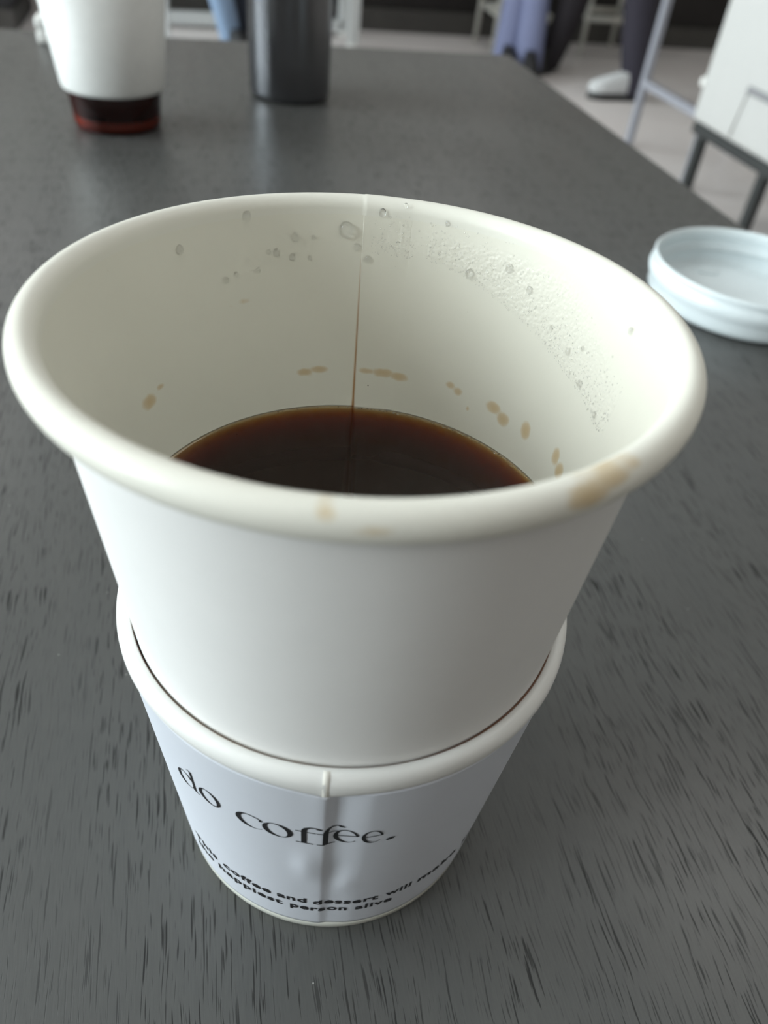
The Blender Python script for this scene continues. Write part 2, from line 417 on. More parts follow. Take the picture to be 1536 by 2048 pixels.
# inner cup: foot, wall, bottom
prof = [(0.0300, 0.0060), (0.0344, 0.0060), (0.0346, 0.0004), (0.0352, 0.0), (0.0359, 0.0004), (0.0360, 0.0033), (0.0350, 0.0045), (0.0402, 0.0660), (0.0412, 0.0700), (0.0414, 0.0705)]
V, Fc = lathe(prof, 256); obj('foot_band', V, Fc, M['cup_base'], lower)
V, Fc = lathe([(0.0398, 0.0737), (0.0394, 0.069), (0.0350, 0.0065)], 256); obj('inner_wall', V, Fc, M['cup_in'], lower)
V, Fc = lathe([(0.0350, 0.0065), (0.020, 0.0064)], 128, cap1=True); obj('bottom', V, Fc, M['cup_in'], lower)
# rolled rim with its flattened outer band
rp = [(0.0398, 0.0735), (0.03985, 0.0742), (0.0402, 0.0747), (0.0408, 0.0750), (0.0415, 0.0748), (0.0420, 0.0743), (0.04238, 0.0736), (0.04250, 0.0728), (0.04248, 0.0719), (0.04232, 0.0711), (0.0421, 0.07035), (0.0415, 0.0702)]
def rim_low(a, i, r, z):
    deg = math.degrees(a); d = angdiff(deg, -88.0)
    if i >= 7: z -= (i - 6) / 5 * 0.0013 * math.exp(-abs(d) / 6.0)
    if i >= 3: r += 0.00004 * (1 if -1.2 < d < 0.3 else 0) + 0.00007 * math.sin(a * 7) * (i > 5)
    return r, z
V, Fc = lathe(rp, 720, rf=rim_low)
rim = obj('rim', V, Fc, M['rim_low'], lower)
def set_attr(o, name, fn):
    at = o.data.attributes.new(name, 'FLOAT', 'POINT')
    at.data.foreach_set('value', [fn(v.co) for v in o.data.vertices])
set_attr(rim, 'stain', lambda p: 0.55 * max(0, 1 - (math.hypot(p.x, p.y) - 0.0398) / 0.0011) * (0.55 + 0.45 * math.sin(3 * math.atan2(p.y, p.x) + 1)))
# seam tab on the rim
V, Fc = [], []
ts = []
for i_, (r, z) in enumerate(rp[3:11], 3): ts.append((r + 0.00007, z - (max(i_ - 6, 0) / 5 * 0.00128)))
for r, z in ts:
    for d in (-88.9, -88.7, -87.3, -87.1):
        rr = r + (0.00004 if d in (-88.7, -87.3) else -0.0002); V.append((rr * math.cos(R_(d)), rr * math.sin(R_(d)), z))
for i in range(len(ts) - 1):
    for j in range(3): Fc.append((i * 4 + j, i * 4 + j + 1, i * 4 + j + 5, i * 4 + j + 4))
obj('seam_tab', V, Fc, M['seam'], lower)
# dried coffee caught between the two cups
V, Fc = [], []
for j in range(361):
    d = -180 + j; a = R_(d)
    wdt = 0.00003 + 0.00026 * math.exp(-((angdiff(d, -38)) / 20.0) ** 2) + 0.00003 * math.exp(-((angdiff(d, -130)) / 40.0) ** 2)
    for (dr, dz) in ((-wdt, 0.0), (0, wdt * 0.9), (wdt, 0.0), (0, -wdt)):
        rr = 0.03990 + dr; V.append((rr * math.cos(a), rr * math.sin(a), 0.0744 + dz))
for j in range(360):
    for q in range(4): Fc.append((j * 4 + q, j * 4 + (q + 1) % 4, j * 4 + 4 + (q + 1) % 4, j * 4 + 4 + q))
obj('coffee_residue', V, Fc, M['residue'], lower)['label'] = 'brown line of dried coffee inside the rim'

# --- lettering: high contrast roman title, drawn as strokes of varying width
class Glyph:
    def __init__(s): s.V, s.F = [], []
    def strip(s, L, R):
        b = len(s.V); n = len(L)
        for a, c in zip(L, R): s.V += [a, c]
        for i in range(n - 1): s.F.append((b + 2 * i, b + 2 * i + 1, b + 2 * i + 3, b + 2 * i + 2))
    def ringarc(s, cx, cy, a, b, ia, ib, a0, a1, tilt=0.0, icx=0.0, n=40):
        L, R = [], []
        for i in range(n + 1):
            t = R_(a0 + (a1 - a0) * i / n)
            ox, oy = a * math.cos(t), b * math.sin(t)
            x, y = ia * math.cos(t - tilt), ib * math.sin(t - tilt)
            ix, iy = x * math.cos(tilt) - y * math.sin(tilt), x * math.sin(tilt) + y * math.cos(tilt)
            L.append((cx + ox, cy + oy)); R.append((cx + ix + icx, cy + iy))
        s.strip(L, R)
    def stroke(s, pts, w):
        if len(pts) == 2:
            (xa, ya), (xb, yb) = pts; pts = [(xa + (xb - xa) * i / 12, ya + (yb - ya) * i / 12) for i in range(13)]
        L, R = [], []
        for i, p in enumerate(pts):
            a = pts[max(i - 1, 0)]; b = pts[min(i + 1, len(pts) - 1)]
            dx, dy = b[0] - a[0], b[1] - a[1]; l = math.hypot(dx, dy) or 1
            ww = (w[i] if isinstance(w, (list, tuple)) else w) / 2
            L.append((p[0] - dy / l * ww, p[1] + dx / l * ww)); R.append((p[0] + dy / l * ww, p[1] - dx / l * ww))
        s.strip(L, R)
    def blob(s, cx, cy, a, b, tilt=0.0, n=18):
        k = len(s.V); s.V.append((cx, cy))
        for i in range(n):
            t = 2 * PI * i / n; x, y = a * math.cos(t), b * math.sin(t)
            s.V.append((cx + x * math.cos(tilt) - y * math.sin(tilt), cy + x * math.sin(tilt) + y * math.cos(tilt)))
        for i in range(n): s.F.append((k, k + 1 + i, k + 1 + (i + 1) % n))
def g_o():
    g = Glyph(); g.ringarc(0.5, 0.5, 0.50, 0.52, 0.31, 0.48, 0, 360, 0.30, 0.0, 60); return g, 1.0
def g_c():
    g = Glyph(); g.ringarc(0.50, 0.5, 0.50, 0.52, 0.355, 0.485, 62, 318, 0.25, 0.045, 50)
    g.stroke([(0.72, 0.965), (0.80, 0.90), (0.86, 0.82), (0.87, 0.76)], [0.035, 0.06, 0.09, 0.03]); g.blob(0.835, 0.80, 0.075, 0.05, 1.1)
    return g, 0.93
def g_e():
    g = Glyph(); g.ringarc(0.50, 0.5, 0.50, 0.52, 0.355, 0.482, 8, 322, 0.25, 0.04, 56)
    g.stroke([(0.10, 0.50), (0.98, 0.585)], 0.042); return g, 0.98
def g_f():
    g = Glyph(); g.stroke([(0.30, 0.02), (0.30, 0.95), (0.31, 1.12), (0.36, 1.27), (0.46, 1.37), (0.60, 1.41), (0.72, 1.38)], [0.155, 0.155, 0.15, 0.125, 0.08, 0.055, 0.05])
    g.blob(0.74, 1.335, 0.10, 0.055, -0.35)
    g.stroke([(0.05, 0.965), (0.64, 0.965)], 0.042); g.stroke([(0.06, 0.02), (0.58, 0.02)], 0.045); return g, 0.66
def g_d():
    g = Glyph(); g.ringarc(0.47, 0.5, 0.47, 0.52, 0.31, 0.482, 30, 345, 0.25, 0.03, 50)
    g.stroke([(0.90, 1.50), (0.90, 0.05)], 0.13); g.stroke([(0.70, 1.46), (0.90, 1.50)], 0.05); g.stroke([(0.90, 0.07), (1.10, 0.02)], 0.06); return g, 1.06
def g_dot():
    g = Glyph(); g.blob(0.16, 0.10, 0.15, 0.085, 0.5); return g, 0.32
def wrap(V2, deg0, z0, sx, sz):
    out = []
    for x, y in V2:
        z = z0 + y * sz; deg = deg0 + math.degrees(x * sx / 0.0402); r = sleeve_r(deg, z) + 0.00009
        out.append((r * math.cos(R_(deg)), r * math.sin(R_(deg)), z))
    return out
title = empty('title_lettering'); title.parent = sleeve
# (glyph, start angle, end angle of its body)
XH = 0.0051
for fn, a0, a1, nm in ((g_d, -130.3, -123.0, 'letter_d'), (g_o, -122.3, -115.2, 'letter_o'), (g_c, -110.6, -102.8, 'letter_c'), (g_o, -103.3, -95.4, 'letter_o'),
                   (g_f, -95.2, -89.6, 'letter_f'), (g_f, -89.9, -84.2, 'letter_f'), (g_e, -85.5, -79.3, 'letter_e'), (g_e, -78.5, -73.2, 'letter_e'), (g_dot, -72.3, -69.6, 'full_stop')):
    g, wid = fn(); sx = R_(a1 - a0) * 0.0402 / wid
    zz = 0.0494 if nm != 'letter_f' else 0.0490
    obj(nm, wrap(g.V, a0, zz, sx, XH), g.F, M['ink'], sleeve, smooth=False)
C.objects.unlink(title); bpy.data.objects.remove(title)
# --- slogan, bold sans
def word(txt, a0, a1, z0, size=0.0030):
    cu = bpy.data.curves.new('word', 'FONT'); cu.body = txt; cu.size = 1.0; cu.offset = 0.030; cu.space_character = 1.12; cu.resolution_u = 4
    o = bpy.data.objects.new('word', cu); C.objects.link(o)
    dg = bpy.context.evaluated_depsgraph_get(); me = bpy.data.meshes.new_from_object(o.evaluated_get(dg))
    C.objects.unlink(o); bpy.data.objects.remove(o)
    xs = [v.co.x for v in me.vertices]; x0, x1 = min(xs), max(xs)
    bm = bmesh.new(); bm.from_mesh(me); bmesh.ops.triangulate(bm, faces=bm.faces[:])
    bmesh.ops.subdivide_edges(bm, edges=[e for e in bm.edges if e.calc_length() > 0.25], cuts=2); bm.to_mesh(me); bm.free()
    for v in me.vertices:
        x = (v.co.x - x0) / (x1 - x0); deg = a0 + (a1 - a0) * x; z = z0 + v.co.y * size * 1.25
        r = sleeve_r(deg, z) + 0.00009; v.co = (r * math.cos(R_(deg)), r * math.sin(R_(deg)), z)
    me.materials.clear(); me.materials.append(M['ink'])
    ob = bpy.data.objects.new('printed_word', me); C.objects.link(ob); ob.parent = sleeve
    return ob
Z1, Z2 = 0.0163, 0.0120
for t, a, b in (('This', -136, -124.5), ('coffee', -121.8, -103.6), ('and', -101.6, -92.0), ('dessert', -90, -69.2), ('will', -66.8, -57.8), ('make', -55.2, -38.5), ('you', -35.2, -23.5)):
    word(t, a, b, Z1)
for t, a, b in (('the', -136.5, -127.6), ('happiest', -124.8, -100.0), ('person', -97.4, -79.0), ('alive', -76.3, -63.8)):
    word(t, a, b, Z2)

# ------------------------------------------------------------------ upper cup
n_ = Vector((-0.00946, 0.03127, 0.99947)).normalized()
e1 = Vector((0, 1, 0)).cross(n_).normalized(); e2 = n_.cross(e1)
HB = 0.047                                   # cup bottom below the line where it meets the lower rim
CC = Vector((0.0001, 0.0, 0.0744))
upper = empty('coffee_paper_cup')
mw = Matrix((e1, e2, n_)).transposed().to_4x4(); mw.translation = CC - n_ * HB
upper.matrix_world = mw
tag(upper, 'plain white paper cup half full of black coffee, stacked in the printed cup', 'paper cup')
SU = (0.0443 - 0.0397) / 0.0495
def r_out(h): return 0.0397 + SU * h if h >= 0 else 0.0397 + 0.115 * h
HT = 0.0508
SEAM = 95.3
# outer wall
prof = [(r_out(h), h + HB) for h in [-HB + 0.0005 + (HT + HB) * i / 40 for i in range(41)]]
prof = [(r_out(-HB) - 0.0006, 0.0)] + prof
V, Fc = lathe(prof, 256); obj('outer_wall', V, Fc, M['cup_out'], upper)
# inner wall with a lapped seam; angles are finer at the seam
angs = sorted(set([round(0.5 * i, 3) for i in range(720)] + [round(SEAM - 1.5 + 0.06 * i, 3) for i in range(51)] + [round(83.2 + 0.1 * i, 3) for i in range(21)]))
hs = [-0.040 + 0.002 * i for i in range(22)] + [0.004 + (0.0535 - 0.004) * i / 130 for i in range(131)]
def lap(deg):
    d = angdiff(SEAM, deg)                     # 0 at the lap edge, 11 where the overlap ends
    if d < -0.06: return 0.0
    up = min(max((d + 0.06) / 0.12, 0), 1)
    return 0.00018 * up * (1 - min(max((d - 7.5) / 4.5, 0), 1))
def r_in(h): return r_out(h) - 0.00045 - (0.0004 if h < 0 else 0)
V, Fc = [], []; NA = len(angs)
for h in hs:
    for a in angs:
        r = r_in(h) - lap(a); V.append((r * math.cos(R_(a)), r * math.sin(R_(a)), h + HB))
for i in range(len(hs) - 1):
    for j in range(NA): Fc.append((i * NA + j, (i + 1) * NA + j, (i + 1) * NA + (j + 1) % NA, i * NA + (j + 1) % NA))
inner = obj('inner_wall', V, Fc, M['cup_in'], upper)
BL = [  # coffee marks: angle, height, half widths (deg, m), strength
    (161.0, 0.0262, 2.6, 0.0013, 1.0), (156, 0.0275, 1.4, 0.0006, 0.7), (110.5, 0.0213, 2.4, 0.0008, 0.9), (106.2, 0.0217, 2.6, 0.0008, 0.85), (92.0, 0.0217, 2.6, 0.0007, 0.8),
    (87.0, 0.0217, 3.0, 0.0009, 0.95), (82.2, 0.0213, 2.6, 0.0009, 0.95), (66.2, 0.0222, 1.5, 0.0008, 0.85), (63.6, 0.0214, 1.5, 0.0009, 0.85), (51.4, 0.0212, 2.3, 0.0012, 1.0),
    (47.4, 0.0199, 2.0, 0.0014, 1.1), (38.8, 0.0206, 1.7, 0.0016, 1.1), (25.2, 0.0208, 1.4, 0.0017, 1.05), (22.0, 0.0190, 1.6, 0.0016, 1.1), (59.5, 0.0185, 0.6, 0.0006, 0.8),
    (127.2, 0.0381, 2.4, 0.0008, 0.5), (130.5, 0.0376, 1.5, 0.0006, 0.45)]
def st(p):
    h = p.z - HB; a = math.degrees(math.atan2(p.y, p.x)); s = 0.0
    if h < 0.010 or h > 0.045: return 0.0
    for (d, z, wd, wz, k) in BL:
        q = (angdiff(a, d) / wd) ** 2 + ((h - z) / wz) ** 2
        if q < 6: s = max(s, k * math.exp(-q * 0.75))
    s = max(s, 0.40 * math.exp(-((h - 0.0112) / 0.0022) ** 2))           # pale tide band over the coffee
    s = max(s, 0.28 * math.exp(-((h - 0.0205) / 0.0016) ** 2) * (0.5 + 0.5 * math.sin(a * 0.13)))
    return s
def drip(p):
    h = p.z - HB; a = math.degrees(math.atan2(p.y, p.x)); d = angdiff(a, SEAM + 0.18)
    if abs(d) > 2.0 or h > 0.0455: return 0.0
    k = min(1, (0.0455 - h) / 0.030) ** 0.55
    wd = 0.13 + 0.20 * k
    if h < 0.015: wd += (0.015 - h) * 100
    return k * math.exp(-(d / wd) ** 2) * 0.95
LB = [(86, 0.0465), (75, 0.0462), (66, 0.0445), (50, 0.0405), (41, 0.0380), (33, 0.0360), (25, 0.0345), (16, 0.0325), (11, 0.0322), (9, 0.05)]
def low_bound(a):
    for (a1, h1), (a0, h0) in zip(LB, LB[1:]):
        if a0 <= a <= a1: return h0 + (h1 - h0) * (a - a0) / (a1 - a0)
    return 0.06
def wet(p):
    h = p.z - HB; a = math.degrees(math.atan2(p.y, p.x))
    lo = low_bound(a)
    k = min(max((h - lo) / 0.0012, 0), 1) * min(max((0.0545 - h) / 0.004, 0), 1)
    if 83.3 < a < 94 and h > 0.045: return k * 0.8
    hi = 0.053 if a > 40 else 0.053 - (40 - a) * 0.00036
    return k * min(max((hi - h) / 0.003, 0), 1) * (0.35 if 78 < a < 83.3 else 1.0)
set_attr(inner, 'stain', st); set_attr(inner, 'drip', drip); set_attr(inner, 'wet', wet)
set_attr(inner, 'specks', lambda p: 1.0 if 0.010 < p.z - HB < 0.030 else 0.12)
for o_ in lower.children:
    if o_.name.startswith(('inner_wall', 'bottom')): set_attr(o_, 'wet', lambda p: 0.0)
V, Fc = lathe([(r_in(-0.040), HB - 0.040), (0.015, HB - 0.0402)], 128, cap1=True)
obj('bottom', V, Fc, M['cup_in'], upper)
# rolled rim
RT, RO, HU = 0.00238, 0.0486, 0.0542
RI = r_in(HU)
rp = [((RI + RO) / 2 + (RO - RI) / 2 * math.cos(R_(a)), HU + HB + RT * math.sin(R_(a)) * (1.0 if a > 0 else 1.15)) for a in range(180, -110, -10)]
rp = [(r_in(0.0535), 0.0535 + HB)] + rp
def rim_up(a, i, r, z):
    d = angdiff(SEAM, math.degrees(a))
    if i < 10: r -= lap(math.degrees(a)) * (1 - i / 10)
    if 0 < d < 9 and i > 3: z += 0.00008 * (1 - d / 9)
    return r, z
V, Fc = lathe(rp, 720, rf=rim_up)
rim2 = obj('rim', V, Fc, M['cup_rim'], upper)
RB = [(-89.5, 0.0560, 1.8, 0.0010, 0.55), (-83.5, 0.0545, 3.2, 0.0010, 0.5), (-55.5, 0.0552, 3.4, 0.0013, 1.05), (-51.0, 0.0560, 3.5, 0.0010, 0.85), (-47, 0.0563, 3, 0.0006, 0.6)]
def st2(p):
    h = p.z - HB; a = math.degrees(math.atan2(p.y, p.x)); s = 0
    if math.hypot(p.x, p.y) < 0.0455: return 0
    for (d, z, wd, wz, k) in RB:
        q = (angdiff(a, d) / wd) ** 2 + ((h - z) / wz) ** 2
        s = max(s, k * math.exp(-q * 0.75))
    return s
set_attr(rim2, 'stain', st2)

# coffee in the upper cup: level surface, body reaching into the wall
ZL = 0.0856
def cup_point(a, z):
    """point of the inner wall at world height z"""
    h = (z - CC.z)
    for _ in range(6):
        p = CC + n_ * h + (e1 * math.cos(a) + e2 * math.sin(a)) * (r_in(h) + 0.0001 - lap(math.degrees(a)) * 0.5)
        h += z - p.z
    return p
ctr = CC + n_ * (ZL - CC.z)
V, Fc = [], []; NC = 240
rads = [0.0, 0.3, 0.6, 0.85, 0.93, 0.96, 0.975, 0.985, 0.993, 1.0]
for k in rads[1:]:
    for j in range(NC):
        a = 2 * PI * j / NC; p = cup_point(a, ZL); q = ctr.lerp(p, k); dist = (p - q).length
        V.append((q.x, q.y, ZL + 0.0007 * math.exp(-dist / 0.0007)))
top_n = len(rads) - 1
for z in (0.078, 0.066, 0.050, 0.0355):
    for j in range(NC):
        p = cup_point(2 * PI * j / NC, z); V.append(tuple(p))
V.append((ctr.x, ctr.y, ZL)); V.append((CC.x, CC.y - 0.001, 0.0355))
for i in range(top_n + 3):
    for j in range(NC): Fc.append((i * NC + j, (i + 1) * NC + j, (i + 1) * NC + (j + 1) % NC, i * NC + (j + 1) % NC))
for j in range(NC):
    Fc.append((len(V) - 2, j, (j + 1) % NC)); b = (top_n + 3) * NC; Fc.append((len(V) - 1, b + (j + 1) % NC, b + j))
coffee = obj('black_coffee', V, Fc, M['coffee'])
tag(coffee, 'dark brown black coffee half filling the plain white paper cup', 'coffee')

# water drops on the inner wall
def drop_mesh(name, seg=14, rings=6):
    V, Fc = [], []
    for i in range(rings):
        t = (PI / 2) * i / rings; rr = math.cos(t) ** 0.8; z = math.sin(t)
        for j in range(seg): a = 2 * PI * j / seg; V.append((rr * math.cos(a), rr * math.sin(a), z))
    V.append((0, 0, 1)); V.append((0, 0, -0.05))
    for i in range(rings - 1):
        for j in range(seg): Fc.append((i * seg + j, i * seg + (j + 1) % seg, (i + 1) * seg + (j + 1) % seg, (i + 1) * seg + j))
    b = (rings - 1) * seg
    for j in range(seg): Fc.append((b + j, b + (j + 1) % seg, len(V) - 2)); Fc.append(((j + 1) % seg, j, len(V) - 1))
    return V, Fc
def drop_frame(deg, h):
    a = R_(deg); rad = Vector((math.cos(a), math.sin(a), 0)); tan = Vector((-math.sin(a), math.cos(a), 0))
    upv = (Vector((0, 0, 1)) + rad * SU).normalized(); nrm = (-rad + Vector((0, 0, 1)) * SU).normalized()
    p = rad * (r_in(h) - lap(deg)) + Vector((0, 0, h + HB)); return p, tan, upv, nrm
DV, DF = drop_mesh('drop'); dm = bpy.data.meshes.new('water_drop'); dm.from_pydata(DV, [], DF); dm.update(); dm.materials.append(M['droplet'])
dm.polygons.foreach_set('use_smooth', [True] * len(dm.polygons))
DROPS = [(99.6, 0.0506, 1.65), (90.8, 0.0543, 0.85), (124.6, 0.0537, 1.0), (112.6, 0.0492, 0.9), (96.8, 0.0475, 0.75), (93.7, 0.0453, 0.75), (66.6, 0.0458, 1.0), (56.4, 0.0490, 0.9), (49.6, 0.0466, 0.75),
         (85.2, 0.0560, 0.5), (74.4, 0.0540, 0.55), (15.4, 0.0505, 0.7), (33.3, 0.0398, 0.7), (25.9, 0.0362, 0.75), (16.5, 0.0340, 0.65), (117.5, 0.0466, 0.8), (113.3, 0.0455, 0.75), (108.8, 0.0452, 0.5), (122.5, 0.0436, 0.55), (128.5, 0.0435, 0.5),
         (131.5, 0.0428, 0.7), (119.5, 0.0468, 0.5), (143.0, 0.0502, 0.9), (107.8, 0.0491, 0.45), (40.5, 0.0420, 0.5), (29, 0.0420, 0.5)]
for d, h, s in DROPS:
    o = bpy.data.objects.new('water_drop', dm); C.objects.link(o); o.parent = upper
    p, tn, up, nr = drop_frame(d, h); s *= 0.00092
    mm = Matrix((tn * s * 0.92, up * s * 1.08, nr * s * 0.72)).transposed().to_4x4(); mm.translation = p; o.matrix_local = mm
# the fine condensation: too many to count
V, Fc = [], []; DV2, DF2 = drop_mesh('d', 8, 3)
cnt = 0
while cnt < 900:
    a = random.uniform(10, 93); lo = low_bound(min(a, 86)); h = lo + abs(random.gauss(0, 0.005))
    if h > 0.054 or (78 < a < 83.3 and random.random() < 0.6): continue
    if a < 40 and h > 0.053 - (40 - a) * 0.00036: continue
    p, tn, up, nr = drop_frame(a, h); s = random.choice((0.00006, 0.00008, 0.0001, 0.00016)); b = len(V)
    for x, y, z in DV2: V.append(p + tn * x * s + up * y * s * 1.2 + nr * z * s * 0.7)
    Fc += [tuple(b + q for q in f) for f in DF2]; cnt += 1
cond = obj('condensation', V, Fc, M['droplet'], upper); cond['kind'] = 'stuff'
# small bubbles along the edge of the coffee
V, Fc = [], []
for _ in range(110):
    a = R_(random.choice((random.gauss(50, 16), random.uniform(25, 120), random.gauss(85, 4)))); p = cup_point(a, ZL); q = ctr.lerp(p, 1 - abs(random.gauss(0, 0.006)) - 0.004)
    s = random.uniform(0.00007, 0.00022); b = len(V)
    for x, y, z in DV2: V.append((q.x + x * s, q.y + y * s, ZL + 0.0004 + z * s))
    Fc += [tuple(b + q2 for q2 in f) for f in DF2]
bub = obj('bubbles', V, Fc, M['droplet'], coffee); bub['kind'] = 'stuff'

# ------------------------------------------------------------------ upturned lid
lid = empty('plastic_lid', (0.190, 0.314, 0.0))
tag(lid, 'round white plastic cup lid lying open side up on the black table', 'lid')
ro = [(0.0, 0.0035), (0.030, 0.0035), (0.0375, 0.0030), (0.0392, 0.0), (0.0430, 0.0), (0.0470, 0.0006), (0.0500, 0.0022), (0.0512, 0.0050), (0.0513, 0.0085), (0.0518, 0.0100), (0.0530, 0.0125), (0.0534, 0.0145), (0.0530, 0.0165), (0.0520, 0.0180), (0.0519, 0.0190), (0.0524, 0.0205), (0.0524, 0.0218), (0.0516, 0.0226),
      (0.0508, 0.0222), (0.0504, 0.0205), (0.0500, 0.0185), (0.0510, 0.0165), (0.0514, 0.0145), (0.0506, 0.0122), (0.0496, 0.0105), (0.0494, 0.0060), (0.0484, 0.0034), (0.0460, 0.0020), (0.0425, 0.0016), (0.0405, 0.0018), (0.0392, 0.0046), (0.0380, 0.0050), (0.030, 0.0050), (0.0, 0.0050)]
V, Fc = lathe(ro[1:-1], 192, cap0=True, cap1=True); obj('shell', V, Fc, M['lid'], lid)
V, Fc = lathe([(0.0488, 0.0098), (0.0494, 0.0106), (0.0488, 0.0114), (0.0480, 0.0106)], 160, closed=True); obj('sealing_bead', V, Fc, M['lid'], lid)
bm = box(0.011, 0.004, 0.0016, (-0.012, 0.026, 0.0056), 0.0006); bobj('sip_flap', bm, M['lid'], lid, True)

# ------------------------------------------------------------------ iced coffee cup with sleeve
ic = empty('iced_coffee_cup', (-0.2255, 0.5095, 0.0))
tag(ic, 'clear plastic cup of iced coffee in a white card sleeve', 'cup')
V, Fc = lathe([(0.026, 0.003), (0.0282, 0.0), (0.0302, 0.0006), (0.0312, 0.004), (0.0445, 0.135), (0.0465, 0.136), (0.0470, 0.138), (0.0460, 0.1395), (0.0443, 0.139), (0.0440, 0.136), (0.0304, 0.0045)], 128, cap0=True)
obj('plastic_wall', V, Fc, M['clear'], ic)
V, Fc = lathe([(0.0348, 0.0262), (0.0354, 0.0258), (0.0360, 0.0266), (0.0368, 0.030), (0.0445, 0.105), (0.0440, 0.105), (0.0360, 0.030)], 128); obj('sleeve', V, Fc, M['sleeve2'], ic)
V, Fc = lathe([(0.0472, 0.137), (0.0478, 0.140), (0.0470, 0.144), (0.0440, 0.146), (0.0420, 0.144)], 128, cap1=True); obj('lid', V, Fc, M['clear'], ic)
V, Fc = lathe([(0.0250, 0.0030), (0.0300, 0.0034), (0.0306, 0.0045), (0.0310, 0.0085)], 96, cap0=True); obj('base_glow_ring', V, Fc, M['iced_glow'], ic)['label'] = 'reddish lit bottom edge'  # ring coloured as if lit through from behind
V, Fc = lathe([(0.0310, 0.0085), (0.0330, 0.026), (0.0400, 0.105), (0.0405, 0.110)], 96, cap0=True, cap1=True)
icl = obj('iced_coffee', V, Fc, M['iced']); icl.location = ic.location
tag(icl, 'dark red-brown iced coffee inside the sleeved clear cup', 'coffee')

# ------------------------------------------------------------------ tumbler
tm = empty('tumbler', (-0.1185, 0.645, 0.0)); tag(tm, 'dark graphite metal tumbler standing behind the coffee cups', 'tumbler')
V, Fc = lathe([(0.030, 0.0), (0.0325, 0.0004), (0.0342, 0.002), (0.0348, 0.005), (0.0352, 0.03), (0.0358, 0.10), (0.0362, 0.175), (0.0355, 0.180), (0.0340, 0.181)], 160, cap0=True); obj('body', V, Fc, M['tumbler'], tm)
V, Fc = lathe([(0.0343, 0.1805), (0.0365, 0.182), (0.0370, 0.190), (0.0360, 0.197), (0.030, 0.199)], 160, cap0=True, cap1=True); obj('lid', V, Fc, M['tumbler_lid'], tm)

# ------------------------------------------------------------------ small white box behind the iced cup
bx = empty('small_box', (-0.3575, 0.7435, 0.0), T); tag(bx, 'small glossy white box on the table edge behind the iced coffee cup', 'box')
bobj('base', box(0.046, 0.026, 0.012, (0.0, 0, 0.006), 0.003, 3), M['box'], bx, True)
bobj('cover', box(0.046, 0.026, 0.011, (0.0, 0, 0.0175), 0.003, 3), M['box'], bx, True)

# ------------------------------------------------------------------ armchair by the table's right side
def room_empty(name, x, y, z=FLOOR): return empty(name, (x, y, z), T)
ac = room_empty('armchair', 0.872, 2.745)       # origin under the far left corner; +x right, -y towards the camera
tag(ac, 'pale grey fabric tub armchair on thin black legs beyond the table', 'armchair')
W_, D_, Z0 = 0.62, 0.56, 0.30
bobj('side_panel', box(0.09, D_, 0.46, (0.045, -D_ / 2, Z0 + 0.23), 0.022, 3), M['chair_fabric'], ac, True)
bobj('side_panel', box(0.09, D_, 0.46, (W_ - 0.045, -D_ / 2, Z0 + 0.23), 0.022, 3), M['chair_fabric'], ac, True)
bobj('backrest', box(W_ - 0.18, 0.11, 0.50, (W_ / 2, -0.06, Z0 + 0.25), 0.03, 3), M['chair_fabric'], ac, True)
bobj('seat', box(W_ - 0.182, D_ - 0.13, 0.16, (W_ / 2, -D_ / 2 - 0.06, Z0 + 0.09), 0.03, 3), M['chair_fabric'], ac, True)
bobj('slot_shade_strip', box(0.010, 0.30, 0.020, (-0.002, -0.40, Z0 + 0.150), 0.004), M['slot_shade'], ac)['label'] = 'dark horizontal strip painted as the shade of a side slot'  # raised dark strip in place of a shaded opening
tobj('piping', [(-0.004, -0.24, Z0 + 0.02), (-0.004, -0.245, Z0 + 0.08), (-0.004, -0.255, Z0 + 0.14)], 0.004, M['chair_fabric'], ac)
bobj('knob', box(0.022, 0.022, 0.03, (0.0, -0.012, Z0 + 0.115), 0.009, 3), M['box'], ac, True)
bobj('under_frame', box(W_ - 0.02, D_ - 0.02, 0.035, (W_ / 2, -D_ / 2, Z0 - 0.0175), 0.004), M['black_metal'], ac)
for (x, y) in ((0.035, -0.05), (W_ - 0.035, -0.05), (0.035, -0.42), (W_ - 0.035, -0.42)):
    bobj('leg', box(0.032, 0.032, Z0 - 0.03, (x, y, (Z0 - 0.03) / 2), 0.005), M['black_metal'], ac)

# ------------------------------------------------------------------ steel frame side table between the armchair and the counter
st_ = room_empty('steel_table', 0.874, 3.495); tag(st_, 'grey steel framed side table with thin legs behind the pale armchair', 'side table')
SW, SD = 0.50, 0.50
for (x, y) in ((0, 0), (SW, 0), (0, -SD), (SW, -SD)):
    bobj('leg', box(0.030, 0.030, 0.74, (x, y, 0.37), 0.004), M['steel'], st_)
def rail(a, b): tobj('stretcher', [a, b], 0.014, M['steel'], st_, 4, True)
rail((0, -0.016, 0.25), (0, -SD + 0.016, 0.25)); rail((SW, -0.016, 0.25), (SW, -SD + 0.016, 0.25))
bobj('tabletop', box(SW + 0.08, SD + 0.08, 0.022, (SW / 2, -SD / 2, 0.751), 0.004), M['oak_top'], st_)

